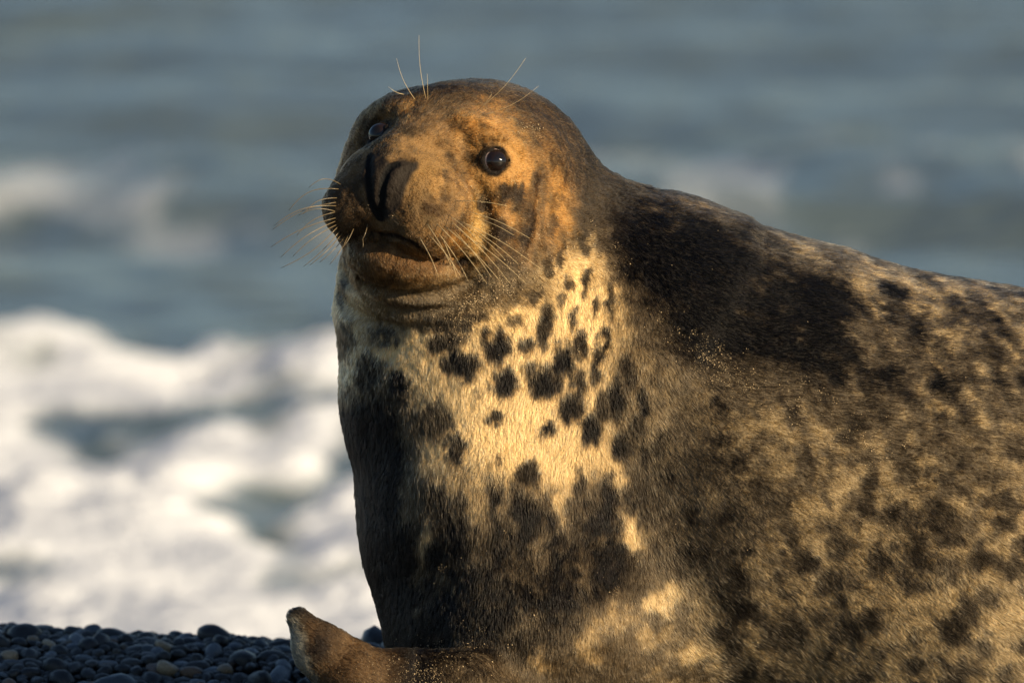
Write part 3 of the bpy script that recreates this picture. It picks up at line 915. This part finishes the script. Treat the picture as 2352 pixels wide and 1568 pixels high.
keep = rng.random(N_HAIR) > sstep(0.3, 0.7, sk)
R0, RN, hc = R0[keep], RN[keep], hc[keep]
N_HAIR = len(R0)
px = R0[:, 0] + 1176; py = 784 - R0[:, 2]
L = to_head(R0)
hw = (1 - sstep(330, 460, np.linalg.norm((L - np.array([0, 110, -20])) / np.array([1, 1.3, 1]), axis=1)))[:, None]
# flow of the coat: back from the nose on the head, down the throat, then back and down along the flank
nose_p = from_head(0, 420, -30)
d_head = unit(unit(R0 - nose_p) + np.array([0.15, 0.3, -0.15]))
kx = sstep(1330, 1800, px)[:, None]
d_body = unit((1 - kx) * np.array([0.10, 0.15, -1.0]) + kx * np.array([1.0, 0.2, -0.30]))
low_ = (sstep(1000, 1400, py) * sstep(1500, 1900, px))[:, None]
d_body = unit(d_body + low_ * np.array([0, 0, -0.35]))
flp = ((py > 1380 + np.maximum(0, px - 780) * 0.3) & (px < 960) & (R0[:, 1] < -250)).astype(float)[:, None]
d_body = unit(d_body * (1 - flp) + flp * np.array([-0.7, -0.1, 0.5]))
D = unit(hw * d_head + (1 - hw) * d_body)
D0 = D - RN * np.einsum('ij,ij->i', D, RN)[:, None]; D0 = unit(D0)
def n3(sc, seed):
    return np.stack([fbm(R0 / sc, 2, seed), fbm(R0 / sc, 2, seed + 20), fbm(R0 / sc, 2, seed + 40)], -1)
D = D + 0.30 * n3(80, 100) + 0.22 * n3(9, 200) + rng.normal(0, 0.10, (N_HAIR, 3))
D = D - RN * np.einsum('ij,ij->i', D, RN)[:, None]
D = unit(D)
hw1 = hw[:, 0]
length = (16.5 * (1 - hw1) + 10 * hw1) * rng.uniform(0.65, 1.25, N_HAIR) * (1 + 0.25 * vnoise(R0 / 12, 300))
nzd = np.linalg.norm(R0 - from_head(0, 370, -70), axis=1)
length *= 0.45 + 0.55 * sstep(90, 220, nzd)
for c, ax in EYES:
    length *= 0.5 + 0.5 * sstep(34, 80, np.linalg.norm(R0 - c - ax * 15, axis=1))
length *= 1 - 0.35 * flp[:, 0]
lift = 0.15 + 0.10 * rng.random(N_HAIR) + 0.10 * vnoise(R0 / 12, 310)
P0 = R0 - RN * 0.8
P1 = R0 + (D * 0.38 + RN * lift[:, None] * 0.50) * length[:, None]
P2 = R0 + (D * 0.72 + RN * lift[:, None] * 0.70) * length[:, None]
P3 = R0 + (D * 1.0 + RN * lift[:, None] * 0.72) * length[:, None]
pts = np.stack([P0, P1, P2, P3], 1).reshape(-1, 3)
fur = bpy.data.hair_curves.new("fur")
fur.add_curves([4] * N_HAIR)
fur.attributes["position"].data.foreach_set("vector", (to_world(pts) - SOFF).astype(np.float32).ravel())
rad = np.tile(np.array([0.95, 0.9, 0.65, 0.15]), N_HAIR) * np.repeat(rng.uniform(0.75, 1.2, N_HAIR), 4) * 0.00018
ra = fur.attributes.get("radius") or fur.attributes.new("radius", 'FLOAT', 'POINT')
ra.data.foreach_set("value", rad.astype(np.float32))
ca = fur.attributes.new("col", 'FLOAT_COLOR', 'CURVE')
vary = np.exp(rng.normal(-0.12, 0.40, N_HAIR) * (1 - 0.15 * hw1))[:, None] * np.exp((0.85 + 0.5 * sstep(1400, 1600, px)) * vnoise((R0 - 0.8 * D0 * np.einsum('ij,ij->i', R0, D0)[:, None]) / 3.2, 320) + 0.25 * vnoise(R0 / 9, 321))[:, None]
c4 = np.ones((N_HAIR, 4), np.float32); c4[:, :3] = np.clip(hc * vary, 0.004, 0.92)
ca.data.foreach_set("color", c4.ravel())
m = bpy.data.materials.new("seal_fur"); m.use_nodes = True; t = m.node_tree
t.nodes.remove(t.nodes["Principled BSDF"])
hb = t.nodes.new("ShaderNodeBsdfHairPrincipled"); hb.model = 'CHIANG'; hb.parametrization = 'COLOR'
at = t.nodes.new("ShaderNodeAttribute"); at.attribute_name = "col"
t.links.new(at.outputs["Color"], hb.inputs["Color"])
hb.inputs["Roughness"].default_value = 0.26
hb.inputs["IOR"].default_value = 1.24
hb.inputs["Radial Roughness"].default_value = 0.5
hb.inputs["Random Roughness"].default_value = 0.2
t.links.new(hb.outputs[0], t.nodes["Material Output"].inputs["Surface"])
fur.materials.append(m)
link("fur", fur, seal, kind="stuff")

# ---- whiskers: each its own tapered tube
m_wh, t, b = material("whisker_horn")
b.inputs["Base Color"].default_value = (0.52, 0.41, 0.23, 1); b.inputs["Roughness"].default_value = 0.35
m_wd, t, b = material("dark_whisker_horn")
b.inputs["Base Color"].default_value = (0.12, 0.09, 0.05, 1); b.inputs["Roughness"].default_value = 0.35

def tube(pts, r0, r1, sides=5):
    pts = np.array(pts); n = len(pts)
    T = unit(np.gradient(pts, axis=0)); ref = np.array([0.3, 0.9, 0.2])
    Aa = unit(np.cross(T, ref)); Bb = np.cross(T, Aa)
    V_, F_ = [], []
    for i in range(n):
        r = r0 + (r1 - r0) * i / (n - 1)
        for k in range(sides):
            th = 2 * math.pi * k / sides
            V_.append(pts[i] + r * (math.cos(th) * Aa[i] + math.sin(th) * Bb[i]))
    for i in range(n - 1):
        for k in range(sides):
            F_.append((i * sides + k, i * sides + (k + 1) % sides, (i + 1) * sides + (k + 1) % sides, (i + 1) * sides + k))
    F_.append(tuple(range(sides))[::-1]); F_.append(tuple((n - 1) * sides + k for k in range(sides)))
    return np.array(V_), F_

def whisker(root, end, bend, out, mat, r0=0.85, r1=0.28):
    """root and end in picture coordinates, bend sideways in the picture, out = how far the tip leaves the skin towards the lens"""
    a = ROOTS[tuple(root)]
    e = np.array([end[0] - 1176.0, a[1] - out, 784.0 - end[1]])
    dvec = e - a
    side = np.array([-dvec[2], 0, dvec[0]]); side = side / max(np.linalg.norm(side), 1e-6)
    ts = np.linspace(0, 1, 10)
    pts = [a + dvec * s_ + side * bend * math.sin(math.pi * s_) + np.array([0, -1, 0]) * out * 0.35 * math.sin(math.pi * s_) for s_ in ts]
    V_, F_ = tube(pts, r0, r1)
    me_ = make_mesh("whisker", to_world(V_) - SOFF, F_)
    me_.materials.append(mat)
    link("whisker", me_, seal)

RIGHT = [((1050, 468), (1165, 480), 4), ((1075, 490), (1215, 552), 6), ((1055, 512), (1238, 620), 8), ((1068, 520), (1190, 610), 5), ((1040, 515), (1172, 655), 6),
         ((1095, 505), (1180, 545), 3), ((1025, 525), (1150, 650), 5), ((1045, 535), (1130, 640), 4), ((1008, 520), (1120, 655), 5), ((1062, 540), (1205, 652), 6),
         ((1010, 540), (1078, 648), 4), ((990, 545), (1062, 640), 4), ((985, 520), (1040, 615), 3), ((968, 550), (1012, 640), 3), ((1020, 552), (1052, 640), 2),
         ((1085, 535), (1160, 600), 4), ((1035, 500), (1122, 580), 3)]
LEFT = [((790, 430), (718, 437), -16), ((785, 440), (672, 488), -20), ((780, 460), (705, 497), -12), ((778, 470), (635, 532), -12), ((778, 478), (640, 523), -16), ((776, 490), (694, 500), -10),
        ((776, 492), (690, 545), -10), ((778, 505), (632, 571), -8), ((778, 512), (655, 594), -8), ((780, 520), (682, 592), -6), ((782, 525), (655, 618), 10), ((786, 535), (705, 615), 4),
        ((792, 540), (720, 612), 4), ((800, 545), (742, 605), 3), ((808, 540), (765, 610), 4), ((818, 530), (782, 585), 4), ((850, 520), (838, 556), 2), ((836, 545), (840, 572), 2)]
BROW = [((980, 232), (965, 90), 5), ((955, 234), (914, 142), 6), ((985, 236), (984, 178), 0), ((1100, 258), (1207, 143), -8), ((1108, 272), (1236, 207), -10), ((932, 222), (895, 205), 4), ((1098, 262), (1130, 225), -2)]
all_roots = [k[0] for k in RIGHT + LEFT + BROW]
_rp = front([k[0] for k in all_roots], [k[1] for k in all_roots], base_sdf)
ROOTS = {k: p for k, p in zip(all_roots, _rp)}
for r_, e_, bn in RIGHT:
    whisker(r_, e_, bn, 55 + 30 * random.random(), m_wh)
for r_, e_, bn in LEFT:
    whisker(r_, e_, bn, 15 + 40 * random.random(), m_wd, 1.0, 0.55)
for r_, e_, bn in BROW:
    whisker(r_, e_, bn, 40, m_wh, 0.6, 0.2)

# ---- sand grains caught in the coat
GR = []
def grains(cx, cy, rx, ry, n, an=0):
    ca_, sa_ = math.cos(math.radians(an)), math.sin(math.radians(an))
    n = int(n * 1.4)
    nc = max(3, n // 9); which = rng.integers(0, nc, n)
    ka, kb = rng.normal(0, 1, nc), rng.normal(0, 1, nc)
    a_, b_ = ka[which] + rng.normal(0, 5.5, n) / rx, kb[which] + rng.normal(0, 5.5, n) / ry
    GR.append(np.stack([cx + a_ * rx * ca_ - b_ * ry * sa_, cy + a_ * rx * sa_ + b_ * ry * ca_], -1))
grains(1208, 312, 24, 12, 150, 20); grains(1120, 690, 55, 30, 700, -25); grains(1060, 725, 30, 30, 300); grains(1220, 620, 60, 25, 250, -20)
grains(1590, 800, 55, 26, 450, 25); grains(1670, 860, 50, 24, 260, 25); grains(1400, 640, 25, 70, 220, -20); grains(1850, 930, 90, 40, 260, 25); grains(1980, 1010, 40, 40, 250)
grains(1040, 1505, 60, 32, 900, -6); grains(960, 1530, 60, 22, 300); grains(1170, 480, 50, 70, 120); grains(1450, 760, 60, 60, 220); grains(1180, 1250, 160, 130, 90); grains(1250, 560, 60, 50, 110)
u1 = rng.uniform(780, 2350, 350); u2 = rng.uniform(450, 1560, 350); GR.append(np.stack([u1, u2], -1))
G = np.concatenate(GR)
GP = front(G[:, 0], G[:, 1], base_sdf)
ok = (np.abs(base_sdf(GP)) < 6) & (G[:, 1] < 1660)
GP = GP[ok]; GN = grad(base_sdf, GP)
okn = -GN[:, 1] > 0.12
GP, GN = GP[okn], GN[okn]
for c, ax in EYES:
    k = np.linalg.norm(GP - c, axis=1) > 55; GP, GN = GP[k], GN[k]
OV = np.array([[1, 0, 0], [-1, 0, 0], [0, 1, 0], [0, -1, 0], [0, 0, 1], [0, 0, -1]], float)
OF = np.array([[0, 2, 4], [2, 1, 4], [1, 3, 4], [3, 0, 4], [2, 0, 5], [1, 2, 5], [3, 1, 5], [0, 3, 5]])
ng_ = len(GP)
size = np.clip(rng.lognormal(-0.55, 0.5, ng_), 0.2, 1.9)
gv = (OV[None] * rng.uniform(0.7, 1.3, (ng_, 6, 1)) * size[:, None, None]) + (GP + GN * rng.uniform(0.8, 4, ng_)[:, None])[:, None]
gf = (OF[None] + (np.arange(ng_) * 6)[:, None, None]).reshape(-1, 3)
me = make_mesh("sand", to_world(gv.reshape(-1, 3)), gf, smooth=False)
m, t, b = material("sand_grain"); b.inputs["Base Color"].default_value = (0.40, 0.31, 0.19, 1); b.inputs["Roughness"].default_value = 0.5
me.materials.append(m)
link("sand", me, kind="stuff", category="sand", label="loose golden sand grains clinging to the seal's coat")
